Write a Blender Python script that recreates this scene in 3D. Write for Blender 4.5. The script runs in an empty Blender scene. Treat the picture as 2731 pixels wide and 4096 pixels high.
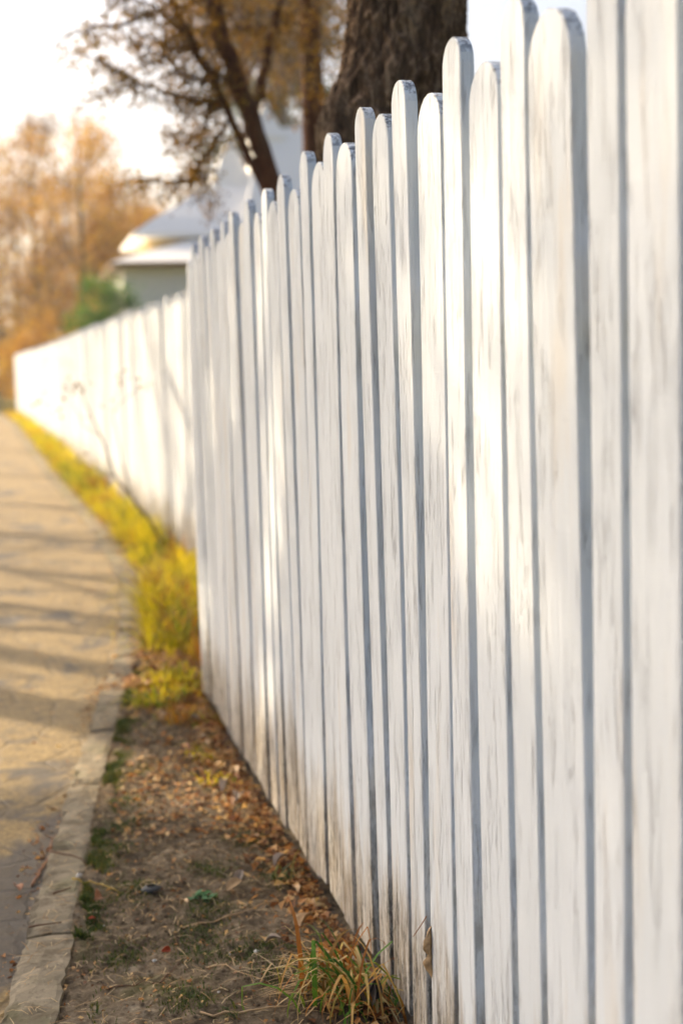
import bpy, math, random
from mathutils import Vector, Matrix, noise
R = math.radians
random.seed(7)
S = bpy.context.scene
COL = S.collection

# ------------------------------------------------------------------ camera
YAW, PITCH, ROLL, CAMH = 0.22307, 0.09690, -0.02812, 1.109
F = Vector((math.sin(YAW)*math.cos(PITCH), math.cos(YAW)*math.cos(PITCH), -math.sin(PITCH)))
Rt = Vector((math.cos(YAW), -math.sin(YAW), 0)); Up = Rt.cross(F)
R2 = Rt*math.cos(ROLL) + Up*math.sin(ROLL); U2 = Up*math.cos(ROLL) - Rt*math.sin(ROLL)
cd = bpy.data.cameras.new("camera"); cam = bpy.data.objects.new("camera", cd); COL.objects.link(cam)
cam.matrix_world = Matrix(((R2.x, U2.x, -F.x, 0), (R2.y, U2.y, -F.y, 0), (R2.z, U2.z, -F.z, CAMH), (0, 0, 0, 1)))
cd.sensor_fit = 'VERTICAL'; cd.sensor_height = 36; cd.sensor_width = 24; cd.lens = 50
cd.clip_start = 0.05; cd.clip_end = 3000
cd.dof.use_dof = True; cd.dof.focus_distance = 2.26; cd.dof.aperture_fstop = 3.1; cd.dof.aperture_blades = 0
S.camera = cam

# ------------------------------------------------------------------ light
SUN_AZ, SUN_EL = 38.0, 33.0          # degrees left of +Y, above the horizon
w = bpy.data.worlds.new("World"); S.world = w; w.use_nodes = True
nt = w.node_tree; nt.nodes.clear()
sky = nt.nodes.new('ShaderNodeTexSky'); sky.sky_type = 'NISHITA'; sky.sun_disc = False
sky.sun_elevation = R(SUN_EL); sky.sun_rotation = R(-SUN_AZ)
sky.air_density = 0.9; sky.dust_density = 6.5; sky.ozone_density = 1.0
bg = nt.nodes.new('ShaderNodeBackground'); bg.inputs['Strength'].default_value = 0.14
wo = nt.nodes.new('ShaderNodeOutputWorld')
nt.links.new(sky.outputs[0], bg.inputs[0]); nt.links.new(bg.outputs[0], wo.inputs[0])
sl = bpy.data.lights.new("sun", 'SUN'); sl.energy = 4.2; sl.angle = R(0.53); sl.color = (1.0, 0.82, 0.57)
so = bpy.data.objects.new("sun", sl); COL.objects.link(so)
sd = Vector((-math.sin(R(SUN_AZ))*math.cos(R(SUN_EL)), math.cos(R(SUN_AZ))*math.cos(R(SUN_EL)), math.sin(R(SUN_EL))))
so.rotation_euler = sd.to_track_quat('Z', 'Y').to_euler(); so.location = sd*60
S.view_settings.view_transform = 'Standard'; S.view_settings.look = 'None'
S.view_settings.exposure = 0.92; S.view_settings.gamma = 1.0
S.render.engine = 'CYCLES'; S.render.resolution_x = 682; S.render.resolution_y = 1024

# ------------------------------------------------------------------ helpers
def sstep(a, b, x):
    t = max(0., min(1., (x-a)/(b-a))); return t*t*(3-2*t)
def zg(y):                                   # the lane climbs gently away from the camera
    if y < 4: return 0.
    return .0085*(min(y, 60)-4)
def tag(o, label=None, cat=None, group=None, kind=None):
    if label: o['label'] = label
    if cat: o['category'] = cat
    if group: o['group'] = group
    if kind: o['kind'] = kind
    return o
def mesh(name, vs, fs, mat=None, parent=None, smooth=False, mats=None, mi=None):
    m = bpy.data.meshes.new(name); m.from_pydata([tuple(v) for v in vs], [], fs)
    for k in (mats or ([mat] if mat else [])): m.materials.append(k)
    if mi: m.polygons.foreach_set('material_index', mi)
    if smooth: m.polygons.foreach_set('use_smooth', [True]*len(m.polygons))
    m.update()
    o = bpy.data.objects.new(name, m); COL.objects.link(o)
    if parent: o.parent = parent
    return o
def empty(name, loc, label, cat, group=None):
    o = bpy.data.objects.new(name, None); COL.objects.link(o); o.location = loc; o.empty_display_size = .1
    return tag(o, label, cat, group)
class MB:
    def __init__(s): s.v = []; s.f = []; s.m = []
    def add(s, v, f, m=0):
        n = len(s.v); s.v += [Vector(p) for p in v]; s.f += [tuple(i+n for i in q) for q in f]; s.m += [m]*len(f)
    def box(s, a, b, m=0):
        x0, y0, z0 = a; x1, y1, z1 = b
        s.add([(x0,y0,z0),(x1,y0,z0),(x1,y1,z0),(x0,y1,z0),(x0,y0,z1),(x1,y0,z1),(x1,y1,z1),(x0,y1,z1)],
              [(0,3,2,1),(4,5,6,7),(0,1,5,4),(1,2,6,5),(2,3,7,6),(3,0,4,7)], m)
    def tube(s, pts, rad, n=7, m=0, cap=True, bump=None):
        pts = [Vector(p) for p in pts]; rings = []
        up = Vector((0, 0, 1)) if abs((pts[-1]-pts[0]).normalized().z) < .9 else Vector((0, 1, 0))
        base = len(s.v)
        for i, p in enumerate(pts):
            t = (pts[min(i+1, len(pts)-1)]-pts[max(i-1, 0)])
            if t.length < 1e-9: t = Vector((0, 0, 1))
            t.normalize(); a = t.cross(up)
            if a.length < 1e-4: a = t.cross(Vector((1, 0, 0)))
            a.normalize(); b = a.cross(t)
            r = rad[i] if isinstance(rad, (list, tuple)) else rad
            for k in range(n):
                th = 2*math.pi*k/n; q = a*math.cos(th)+b*math.sin(th)
                rr = r*(bump(p, q, r) if bump else 1)
                s.v.append(p+q*rr)
        L = len(pts)
        for i in range(L-1):
            for k in range(n):
                s.f.append((base+i*n+k, base+i*n+(k+1) % n, base+(i+1)*n+(k+1) % n, base+(i+1)*n+k)); s.m.append(m)
        if cap:
            s.f.append(tuple(base+k for k in range(n))[::-1]); s.f.append(tuple(base+(L-1)*n+k for k in range(n))); s.m += [m, m]
    def leaf(s, p, size, rng, asp=.55, m=0, up=0., n=None):
        d = n or Vector((rng.gauss(0, 1), rng.gauss(0, 1), rng.gauss(0, 1)+up)).normalized()
        a = d.orthogonal().normalized(); a = Matrix.Rotation(rng.uniform(0, 6.28), 3, d) @ a; b = d.cross(a)
        L = size*rng.uniform(.7, 1.3); W = L*asp; c = d*L*rng.uniform(-.18, .3)
        s.add([p-a*L*.5, p-b*W*.5+c, p+a*L*.5, p+b*W*.5+c], [(0, 1, 2), (0, 2, 3)], m)
    def blade(s, p, h, wd, az, lean, droop=1., seg=4, rng=random, kink=0., m=0):
        d = Vector((math.cos(az), math.sin(az), 0)); sdv = Vector((-d.y, d.x, 0))
        q = Vector(p); el = R(90)-lean; pts = [q.copy()]
        for i in range(seg):
            q = q + (d*math.cos(el)+Vector((0, 0, 1))*math.sin(el))*(h/seg); pts.append(q.copy())
            el -= droop*R(22) + (kink if i == seg//2 else 0)
        v = []
        for i, r in enumerate(pts):
            ww = wd*.5*(1-(i/seg)**2.2*.93)*(0.75 if i == 0 else 1)
            v += [r-sdv*ww, r+sdv*ww]
        s.add(v, [(2*i, 2*i+1, 2*i+3, 2*i+2) for i in range(seg)], m)
    def build(s, name, mat=None, parent=None, smooth=False, mats=None):
        return mesh(name, s.v, s.f, mat, parent, smooth, mats, s.m if mats else None)

# ------------------------------------------------------------------ material node helper
class NT:
    def __init__(s, name):
        s.mat = bpy.data.materials.new(name); s.mat.use_nodes = True; s.t = s.mat.node_tree
        s.p = s.t.nodes['Principled BSDF']; s.out = s.t.nodes['Material Output']
        s.p.inputs['Specular IOR Level'].default_value = .3
    def n(s, typ, **kw):
        o = s.t.nodes.new('ShaderNode'+typ)
        for k, v in kw.items(): setattr(o, k, v)
        return o
    def put(s, sock, val):
        if hasattr(val, 'links') or isinstance(val, bpy.types.NodeSocket): s.t.links.new(val, sock)
        else: sock.default_value = val
    def coord(s, which='Object'): return s.n('TexCoord').outputs[which]
    def pos(s): return s.n('NewGeometry').outputs['Position']
    def mp(s, vec, scale=(1, 1, 1), loc=(0, 0, 0), rot=(0, 0, 0)):
        m = s.n('Mapping'); s.put(m.inputs[0], vec); s.put(m.inputs[1], loc); m.inputs[2].default_value = rot; m.inputs[3].default_value = scale
        return m.outputs[0]
    def noise(s, vec, scale=5, detail=4, rough=.55, dist=0, col=False):
        m = s.n('TexNoise'); s.put(m.inputs['Vector'], vec); m.inputs['Scale'].default_value = scale
        m.inputs['Detail'].default_value = detail; m.inputs['Roughness'].default_value = rough; m.inputs['Distortion'].default_value = dist
        return m.outputs['Color' if col else 'Fac']
    def voro(s, vec, scale=5, feature='F1', rnd=1):
        m = s.n('TexVoronoi', feature=feature); s.put(m.inputs['Vector'], vec); m.inputs['Scale'].default_value = scale
        m.inputs['Randomness'].default_value = rnd
        return m.outputs['Distance']
    def rng(s, val, a, b, c=0., d=1., smooth=True):
        m = s.n('MapRange'); m.interpolation_type = 'SMOOTHSTEP' if smooth else 'LINEAR'
        s.put(m.inputs[0], val); m.inputs[1].default_value = a; m.inputs[2].default_value = b
        m.inputs[3].default_value = c; m.inputs[4].default_value = d
        return m.outputs[0]
    def math(s, op, a, b=0., c=None):
        m = s.n('Math', operation=op); s.put(m.inputs[0], a); s.put(m.inputs[1], b)
        if c is not None: s.put(m.inputs[2], c)
        return m.outputs[0]
    def mul(s, a, b): return s.math('MULTIPLY', a, b)
    def mix(s, f, a, b, typ='MIX'):
        m = s.n('Mix', data_type='RGBA', blend_type=typ); s.put(m.inputs[0], f)
        for i, v in ((6, a), (7, b)):
            if isinstance(v, tuple): v = (*v, 1) if len(v) == 3 else v
            s.put(m.inputs[i], v)
        return m.outputs[2]
    def ramp(s, f, stops):
        m = s.n('ValToRGB'); s.put(m.inputs[0], f); e = m.color_ramp.elements
        while len(e) < len(stops): e.new(.5)
        for k, (p, c) in enumerate(stops): e[k].position = p; e[k].color = (*c, 1)
        return m.outputs[0]
    def sep(s, vec):
        m = s.n('SeparateXYZ'); s.put(m.inputs[0], vec); return m.outputs
    def bump(s, h, strength=.3, dist=.01, prev=None):
        m = s.n('Bump'); s.put(m.inputs['Height'], h); m.inputs['Strength'].default_value = strength; m.inputs['Distance'].default_value = dist
        if prev: s.put(m.inputs['Normal'], prev)
        return m.outputs[0]
    def fin(s, col=None, rough=.7, nrm=None, spec=None):
        if col is not None: s.put(s.p.inputs['Base Color'], (*col, 1) if isinstance(col, tuple) else col)
        s.put(s.p.inputs['Roughness'], rough)
        if nrm: s.put(s.p.inputs['Normal'], nrm)
        if spec is not None: s.p.inputs['Specular IOR Level'].default_value = spec
        return s.mat

def leaf_mat(name, stops, trans=.45, rough=.6, seed_noise=.35, scale=1.5):
    k = NT(name); rnd = k.n('NewGeometry').outputs['Random Per Island']
    nz = k.noise(k.pos(), scale, 2)
    f = k.math('ADD', k.mul(rnd, 1-seed_noise), k.mul(k.rng(nz, .3, .7), seed_noise))
    c = k.ramp(f, stops)
    k.fin(c, rough, spec=.25)
    tr = k.n('BsdfTranslucent'); k.put(tr.inputs[0], k.mix(.5, c, (1., .75, .35), 'OVERLAY'))
    mx = k.n('MixShader'); mx.inputs[0].default_value = trans
    k.t.links.new(k.p.outputs[0], mx.inputs[1]); k.t.links.new(tr.outputs[0], mx.inputs[2]); k.t.links.new(mx.outputs[0], k.out.inputs[0])
    return k.mat

# ------------------------------------------------------------------ materials
def white_wood(far=False):
    k = NT('painted_wood_far' if far else 'painted_wood'); oc = k.coord('Object')
    rnd = k.n('ObjectInfo').outputs['Random']
    off = k.n('CombineXYZ'); k.put(off.inputs[0], k.mul(rnd, 37.)); k.put(off.inputs[1], k.mul(rnd, 91.)); k.put(off.inputs[2], k.mul(rnd, 53.))
    v = k.n('VectorMath', operation='ADD'); k.put(v.inputs[0], oc); k.put(v.inputs[1], off.outputs[0]); v = v.outputs[0]
    x, y, z = k.sep(oc)
    nrm = k.n('NewGeometry').outputs['Normal']; nx, ny, nz = k.sep(nrm)
    grain = k.noise(k.mp(v, (190, 190, 5)), 1, 4, .7)
    grain2 = k.noise(k.mp(v, (90, 90, 2.2)), 1, 3, .5)
    patch = k.noise(k.mp(v, (5, 5, 2)), 1, 3, .5)
    tone = k.rng(patch, .3, .7)
    base = k.mix(tone, (.745, .785, .82), (.70, .74, .77))
    base = k.mix(k.mul(k.rng(grain, .50, .68), .18), base, (.50, .49, .48))
    # yellowed stains
    st = k.noise(k.mp(v, (9, 9, 1.6)), 1, 4, .6)
    base = k.mix(k.mul(k.rng(st, .55, .72), .36), base, (.68, .56, .40))
    # hairline cracks down the grain
    cn = k.noise(k.mp(v, (150, 150, 6)), 1, 4, .6, .3)
    crack = k.rng(k.math('ABSOLUTE', k.math('SUBTRACT', cn, .5)), .0, .022, 1, 0)
    cm = k.rng(k.noise(k.mp(v, (40, 40, 6)), 1, 3), .47, .60)
    crack = k.mul(crack, cm)
    base = k.mix(k.mul(crack, .26), base, (.34, .24, .20))
    # grime splashed up from the ground
    zz = k.math('ADD', z, k.mul(k.math('SUBTRACT', k.noise(k.mp(v, (16, 16, 3)), 1, 4, .6), .5), .55))
    low = k.rng(k.math('ADD', zz, k.mul(rnd, .14)), .40, .12)
    streak = k.rng(k.noise(k.mp(v, (80, 80, 9)), 1, 6, .8), .40, .58)
    base = k.mix(k.mul(low, .5), base, (.60, .48, .30))
    base = k.mix(k.mul(k.mul(low, streak), .8), base, (.24, .165, .085))
    blk = k.rng(k.noise(k.mp(v, (62, 62, 15)), 1, 6, .85), .50, .60)
    low2 = k.rng(k.math('ADD', zz, k.mul(rnd, .12)), .34, .12)
    base = k.mix(k.mul(k.mul(low2, blk), .92), base, (.065, .06, .05))
    # dark mould on the near edges (their own stain) and on the sawn tops
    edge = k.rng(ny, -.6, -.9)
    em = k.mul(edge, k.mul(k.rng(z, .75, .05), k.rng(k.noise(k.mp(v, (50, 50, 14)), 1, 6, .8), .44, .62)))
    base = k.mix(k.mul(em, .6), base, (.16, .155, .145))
    top = k.rng(nz, .12, .62)
    tm = k.mul(k.mul(top, k.rng(z, 1.35, 1.42)), k.rng(k.noise(k.mp(v, (85, 85, 85)), 1, 6, .75), .44, .60))
    base = k.mix(k.mul(tm, .85), base, (.10, .105, .115))
    saw = k.noise(k.mp(v, (2, 4, 105), rot=(.12, 0, 0)), 1, 2, .3)
    sawm = k.rng(saw, .60, .66)
    h = k.math('ADD', k.mul(grain, .9), k.mul(grain2, .6)); h = k.math('SUBTRACT', h, k.mul(crack, 1.1))
    h = k.math('ADD', h, k.mul(sawm, .05)); h = k.math('SUBTRACT', h, k.mul(k.mul(low, streak), .5))
    nb = k.bump(h, .85, .0028)
    return k.fin(base, k.rng(grain2, .3, .7, .5, .7), nb, .35)
WOOD = white_wood()
def soil_mat(name, far=False):
    k = NT(name); p = k.pos()
    n1 = k.noise(p, 3.2, 5, .6); n2 = k.noise(p, 38, 6, .7); n3 = k.noise(p, 160, 4, .7)
    c = k.ramp(k.math('ADD', k.mul(n1, .45), k.mul(n2, .55)), [(.34, (.04, .029, .019)), (.46, (.135, .10, .062)), (.56, (.26, .20, .13)), (.68, (.44, .37, .26))])
    ms = k.rng(k.noise(p, 4.6, 5, .65, .4), .54, .66)
    c = k.mix(k.mul(ms, .55), c, (.105, .105, .03))
    c = k.mix(k.mul(k.rng(n3, .60, .72), .5), c, (.40, .33, .24))
    c = k.mix(k.mul(k.rng(n3, .42, .30), .6), c, (.03, .024, .018))
    h = k.math('ADD', k.mul(n2, 1.), k.mul(n3, .5))
    return k.fin(c, .92, k.bump(h, 1., .02), .15)
SOIL = soil_mat('verge_soil')
def path_mat():
    k = NT('path_paving'); p = k.pos()
    wv = k.n('VectorMath', operation='ADD'); k.put(wv.inputs[0], p)
    nz = k.noise(p, 5, 3, .5, 0, True); sc = k.n('VectorMath', operation='SCALE'); k.put(sc.inputs[0], nz); sc.inputs['Scale'].default_value = .09
    k.put(wv.inputs[1], sc.outputs[0])
    e = k.voro(k.mp(wv.outputs[0], (1, .8, 0)), 5.2, 'DISTANCE_TO_EDGE', .9)
    joint = k.rng(e, .008, .05, 1, 0)
    n2 = k.noise(p, 70, 6, .7); n1 = k.noise(p, 1.6, 4, .6)
    c = k.ramp(n2, [(.3, (.07, .046, .016)), (.5, (.235, .155, .052)), (.68, (.40, .28, .105))])
    c = k.mix(k.mul(k.rng(n1, .35, .65), .4), c, (.24, .17, .07))
    c = k.mix(k.mul(joint, .32), c, (.06, .046, .03))
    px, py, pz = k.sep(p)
    dirt_shade = k.rng(k.math('ADD', k.noise(p, 2.3, 5, .65, .5), k.mul(k.rng(py, 4.4, 3.0), .20)), .54, .64)  # grime patches, with shade over the near paving deepened in the colour
    c = k.mix(k.mul(dirt_shade, .82), c, (.045, .042, .042))
    n4 = k.noise(p, 16, 6, .75)
    c = k.mix(k.mul(k.rng(n4, .50, .64), .6), c, (.09, .066, .035))
    h = k.math('SUBTRACT', k.math('ADD', k.mul(n2, .5), k.mul(n4, .7)), k.mul(joint, .4))
    return k.fin(c, .68, k.bump(h, .7, .012), .35)
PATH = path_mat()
def kerb_mat():
    k = NT('kerb_concrete'); p = k.pos()
    n1 = k.noise(p, 8, 5, .6); n2 = k.noise(p, 90, 5, .7)
    c = k.mix(k.rng(n1, .3, .7), (.17, .14, .09), (.30, .25, .17))
    c = k.mix(k.mul(k.rng(n2, .58, .70), .75), c, (.07, .065, .055))
    c = k.mix(k.mul(k.rng(n2, .42, .3), .35), c, (.40, .35, .26))
    dt = k.rng(k.noise(p, 14, 6, .75, .4), .48, .62)
    c = k.mix(k.mul(dt, .75), c, (.10, .075, .045))
    gr = k.rng(k.noise(p, 5, 4, .6, .3), .54, .66)
    c = k.mix(k.mul(gr, .4), c, (.12, .125, .05))
    pit = k.rng(k.voro(k.mp(p, (60, 60, 60)), 1), .0, .35)
    return k.fin(c, .85, k.bump(k.math('ADD', k.mul(n2, .6), k.mul(pit, .4)), .6, .006), .25)
KERB = kerb_mat()
def ground_mat():
    k = NT('field_ground'); p = k.pos()
    c = k.ramp(k.noise(p, 1.3, 6, .65), [(.3, (.07, .055, .03)), (.48, (.13, .12, .035)), (.6, (.17, .17, .04)), (.75, (.22, .16, .07))])
    return k.fin(c, .95, k.bump(k.noise(p, 25, 5, .7), .8, .03), .1)
GROUND = ground_mat()
def bark_mat(name, a, b, c_, sc=1.):
    k = NT(name); oc = k.coord('Object')
    n1 = k.noise(k.mp(oc, (26*sc, 26*sc, 7*sc)), 1, 6, .7, .5); n2 = k.noise(k.mp(oc, (4, 4, 2)), 1, 3)
    n3 = k.noise(k.mp(oc, (110*sc, 110*sc, 60*sc)), 1, 4, .7)
    c = k.ramp(n1, [(.32, a), (.5, b), (.68, c_)])
    c = k.mix(k.mul(k.rng(n2, .5, .7), .3), c, (.09, .10, .06))
    c = k.mix(k.mul(k.rng(n3, .64, .72), .5), c, tuple(min(1, v*2.2) for v in c_))
    return k.fin(c, .9, k.bump(k.math('ADD', n1, k.mul(n3, .35)), .9, .02), .15)
BARK = bark_mat('old_bark', (.02, .011, .007), (.13, .078, .045), (.50, .34, .21), 1.5)
BARK2 = bark_mat('smooth_bark', (.04, .014, .007), (.085, .032, .015), (.14, .06, .03), .6)
BARK3 = bark_mat('grey_bark', (.05, .038, .028), (.11, .085, .06), (.20, .16, .12), .6)
L_ORANGE = leaf_mat('autumn_leaves', [(0, (.18, .085, .012)), (.35, (.40, .22, .025)), (.7, (.60, .38, .045)), (1, (.70, .52, .09))], .38)
L_BROWN = leaf_mat('brown_foliage', [(0, (.03, .020, .006)), (.4, (.13, .075, .012)), (.75, (.32, .19, .02)), (1, (.36, .30, .03))], .4)
L_CONIFER = leaf_mat('conifer_foliage', [(0, (.012, .025, .008)), (.5, (.04, .065, .014)), (.85, (.13, .13, .02)), (1, (.34, .24, .02))], .35)
L_GREEN = leaf_mat('bush_leaves', [(0, (.02, .06, .01)), (.5, (.06, .17, .02)), (1, (.16, .33, .04))], .35)
L_HEDGE = leaf_mat('hedge_leaves', [(0, (.015, .03, .01)), (.6, (.04, .07, .02)), (1, (.08, .11, .03))], .2)
L_TWIG = leaf_mat('twig_haze', [(0, (.10, .055, .025)), (.5, (.20, .12, .05)), (1, (.33, .22, .10))], .3)
G_YEL = leaf_mat('yellow_green_grass', [(0, (.16, .17, .01)), (.35, (.42, .40, .015)), (.7, (.70, .56, .02)), (1, (.26, .36, .02))], .55)
G_WEED = leaf_mat('rusty_weeds', [(0, (.12, .05, .01)), (.4, (.34, .15, .02)), (.7, (.42, .24, .03)), (1, (.20, .20, .02))], .45)
G_LIME = leaf_mat('lime_weeds', [(0, (.05, .10, .01)), (.5, (.14, .22, .015)), (1, (.34, .38, .03))], .45)
G_GREEN = leaf_mat('moss_green', [(0, (.016, .034, .008)), (.4, (.035, .07, .012)), (.7, (.08, .11, .018)), (1, (.28, .21, .05))], .35, seed_noise=.3)
G_TUFT = leaf_mat('tuft_blades', [(0, (.03, .10, .010)), (.25, (.09, .22, .018)), (.34, (.26, .28, .04)), (.48, (.20, .075, .015)), (.66, (.46, .19, .03)), (.82, (.58, .40, .14)), (1, (.70, .58, .30))], .4, seed_noise=0)
STRAW = leaf_mat('dry_straw', [(0, (.20, .11, .04)), (.5, (.44, .30, .14)), (1, (.60, .48, .28))], .25, seed_noise=0)
LITTER = leaf_mat('leaf_litter', [(0, (.05, .022, .010)), (.3, (.17, .07, .025)), (.55, (.38, .18, .06)), (.8, (.58, .37, .15)), (1, (.70, .52, .26))], .3, seed_noise=.15)
def plain(name, c, rough=.8, nscale=40, amt=.4, dark=.4):
    k = NT(name); n = k.noise(k.coord('Object'), nscale, 5, .65)
    return k.fin(k.mix(k.mul(k.rng(n, .35, .65), amt), c, tuple(v*dark for v in c)), rough, k.bump(n, .4, .002))
M_TWIG = plain('twig_bark', (.13, .065, .035)); M_TAN = plain('dry_leaf_tan', (.50, .33, .17), .6, 60, .5, .45)
M_BROWNLEAF = plain('dry_leaf_brown', (.34, .15, .07), .6, 60, .5, .4); M_GREYLEAF = plain('dry_leaf_grey', (.33, .26, .20), .6, 60, .5, .45)
M_RED = plain('dry_leaf_red', (.32, .05, .015), .6); M_DARKLEAF = plain('dry_leaf_dark', (.05, .04, .035), .6)
M_YEL = plain('yellow_straw', (.50, .33, .05), .6); M_STONE = plain('dark_stone', (.10, .10, .10), .85, 30)
M_WHITE = plain('white_pebble', (.62, .60, .56), .7, 30, .3, .7); M_WEED = leaf_mat('weed_green', [(0, (.03, .12, .05)), (1, (.12, .28, .12))], .3)
M_ROOF = plain('painted_metal_roof', (.93, .90, .84), .5, 3, .15, .9); M_YWALL = plain('yellow_plaster', (.72, .56, .30), .8, 3, .2, .9)
M_WALL = plain('grey_plaster', (.82, .78, .70), .85, 3, .2, .9); M_FASC = plain('brown_fascia', (.32, .17, .09), .7, 3, .2, .8); M_GLASS = plain('window_dark', (.06, .07, .08), .15, 3, .1, .8)

# ------------------------------------------------------------------ setting: ground, path, kerb, verge
KR = [(-4,-.62),(0,-.24),(1.5,-.10),(2.43,.018),(3.2,.105),(3.9,.18),(4.92,.32),(5.68,.44),(6.71,.55),(7.7,.62),(9.93,.62),(12.52,.54),(16.49,.41),(22.52,.28),(30.91,.08),(40,-.35),(50,-1.6),(60,-4.5)]
def interp(tab, y):
    if y <= tab[0][0]: return tab[0][1]
    for (a, va), (b, vb) in zip(tab, tab[1:]):
        if y <= b: return va+(vb-va)*(y-a)/(b-a)
    return tab[-1][1]
def kr(y): return interp(KR, y)
FENCE_FAR = [(5.0,1.03),(7.92,.97),(10.89,.87),(13.45,.81),(16.92,.73),(23.33,.60),(30.44,.37),(39.5,.06)]
def fence_x(y): return .6 if y < 4.97 else interp(FENCE_FAR, y)

ys = [-400,-100,-30,-8] + [i*1. for i in range(-4, 62, 2)] + [80,120,200,400,900]
xs = [-900,-300,-100,-40,-15,-8,-4,0,3,6,12,25,60,150,400,900]
v = [(x, y, zg(y)-.045) for y in ys for x in xs]; nx_ = len(xs)
f = [(j*nx_+i, j*nx_+i+1, (j+1)*nx_+i+1, (j+1)*nx_+i) for j in range(len(ys)-1) for i in range(nx_-1)]
tag(mesh('ground', v, f, GROUND, smooth=True), kind='structure')

def strip(name, y0, y1, dy, nx, fx0, fx1, fz, mat):
    n = int((y1-y0)/dy)+1; v = []
    for j in range(n):
        y = y0+(y1-y0)*j/(n-1); a, b = fx0(y), fx1(y)
        for i in range(nx):
            x = a+(b-a)*i/(nx-1); v.append((x, y, fz(x, y, i/(nx-1))))
    f = [(j*nx+i, j*nx+i+1, (j+1)*nx+i+1, (j+1)*nx+i) for j in range(n-1) for i in range(nx-1)]
    return tag(mesh(name, v, f, mat, smooth=True), kind='structure')
KW = .095
def kw(y): return .085+.014*sstep(4.2, 2.4, y)+.03*sstep(4, 8, y)+.06*sstep(8, 30, y)
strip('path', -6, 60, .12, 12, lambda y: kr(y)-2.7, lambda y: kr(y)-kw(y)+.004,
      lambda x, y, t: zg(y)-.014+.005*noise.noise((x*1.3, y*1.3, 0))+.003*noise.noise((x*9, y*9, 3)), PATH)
def vz(x, y):
    a = .014*noise.noise((x*3, y*2.2, 1))+.009*noise.noise((x*11, y*11, 2))+.009*noise.noise((x*34, y*34, 5))+.006*noise.noise((x*80, y*80, 9))
    t = (x-kr(y))/max(.1, fence_x(y)-kr(y))
    rise = .012*math.sin(max(0, min(1, t))*3.1)-.022*sstep(.86, 1.0, t)*(1 if y < 5 else 0)
    return zg(y)+a+rise-.004
strip('verge_soil', -1, 5.6, .011, 64, lambda y: kr(y)-.006, lambda y: (.78 if y < 4.97 else fence_x(y)+.15), lambda x, y, t: vz(x, y), SOIL)
strip('verge_soil_far', 5.6, 40, .12, 8, lambda y: kr(y)-.006, lambda y: fence_x(y)+.15, lambda x, y, t: vz(x, y)-.003, SOIL)
# kerb: cast blocks set end to end
kb = MB(); y = -1.
rk = random.Random(5)
while y < 40:
    L = .52*(1+.12*rk.random()) if y < 8 else .9
    y1 = y+L-.018; n = 22; prof = []
    hz = rk.uniform(-.004, .004); ox = rk.uniform(-.003, .002)
    nv = []
    for i in range(n+1):
        yy = y+(y1-y)*i/n; e = .008 if i in (0, n) else 0
        def j(a, s=.004): return 1.1*s*noise.noise((yy*22, a*7.3, y))+1.*s*noise.noise((yy*70, a*3.3, y))
        R0 = kr(yy)+ox; w_ = kw(yy); z = zg(yy)+hz
        nv += [(R0-w_+j(1), yy, z-.07), (R0-w_+.003+j(2, .007), yy, z-.002-e+j(3)), (R0-w_+.014+j(4), yy, z-.002-e+j(5, .004)),
               (R0-w_*.5, yy, z+.0-e+j(6, .004)), (R0-.012+j(7), yy, z-.001-e+j(8, .004)), (R0+j(9, .006), yy, z-.003-e), (R0+.001, yy, z-.07)]
    ff = [(i*7+a, i*7+a+1, (i+1)*7+a+1, (i+1)*7+a) for i in range(n) for a in range(6)] + [tuple(range(7))[::-1], tuple(n*7+a for a in range(7))]
    kb.add(nv, ff); y += L
tag(kb.build('kerb', KERB, smooth=False), kind='structure')

# ------------------------------------------------------------------ picket fences
TH = .02
def picket_mesh(name, w_, h, seed, n=18, cseg=9):
    rg = random.Random(seed); r = w_/2; out = []
    zs = [0+(h-r)*i/n for i in range(n+1)]
    wob = lambda a, z: .0011*noise.noise((a, z*5, seed*1.7))+.0016*noise.noise((a, z*1.1, seed*3.1))
    c0 = rg.uniform(-.006, .006)
    left = [(-r+wob(0, z), z) for z in zs]; right = [(r+wob(5, z), z) for z in zs]
    left[0] = (left[0][0], c0); right[0] = (right[0][0], -c0)
    arc = [(-r*math.cos(math.pi*k/(cseg+1)), h-r+r*(.97+.03*rg.random())*math.sin(math.pi*k/(cseg+1))) for k in range(1, cseg+1)]
    outl = right[::1][::-1]; poly = left + arc + outl          # clockwise seen from -x
    N = len(poly); ch = .0016; v = []; cy, cz = 0, h*.5
    def inset(y, z, d):
        zz = z-(d if z > h-r*.7 else 0)*max(0, (z-(h-r))/r) ; yy = y*(1-d/r)
        return yy, (zz if z > .01 else z+d)
    bow = lambda z: .0025*math.sin(z*2.2+seed)
    for (dx, d) in ((0, ch), (ch, 0), (TH-ch, 0), (TH, ch)):
        for y_, z_ in poly:
            a, b = inset(y_, z_, d); v.append((dx+bow(b), a, b))
    f = []
    for s_ in range(3):
        for i in range(N):
            j = (i+1) % N; f.append((s_*N+i, s_*N+j, (s_+1)*N+j, (s_+1)*N+i))
    # front / back as strips between left and right
    nl = len(left)
    for base, flip in ((0, False), (3*N, True)):
        for i in range(nl-1):
            q = (base+i, base+i+1, base+N-2-i, base+N-1-i)
            f.append(q[::-1] if not flip else q)
        top = tuple(base+k for k in range(nl-1, N-nl+1)); f.append(top[::-1] if not flip else top)
    m = bpy.data.meshes.new(name); m.from_pydata(v, [], f); m.materials.append(WOOD); m.update()
    bmf = [p.normal.x for p in m.polygons]
    return m
def fixn(m):
    import bmesh
    b = bmesh.new(); b.from_mesh(m); bmesh.ops.recalc_face_normals(b, faces=b.faces); b.to_mesh(m); b.free(); return m

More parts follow.
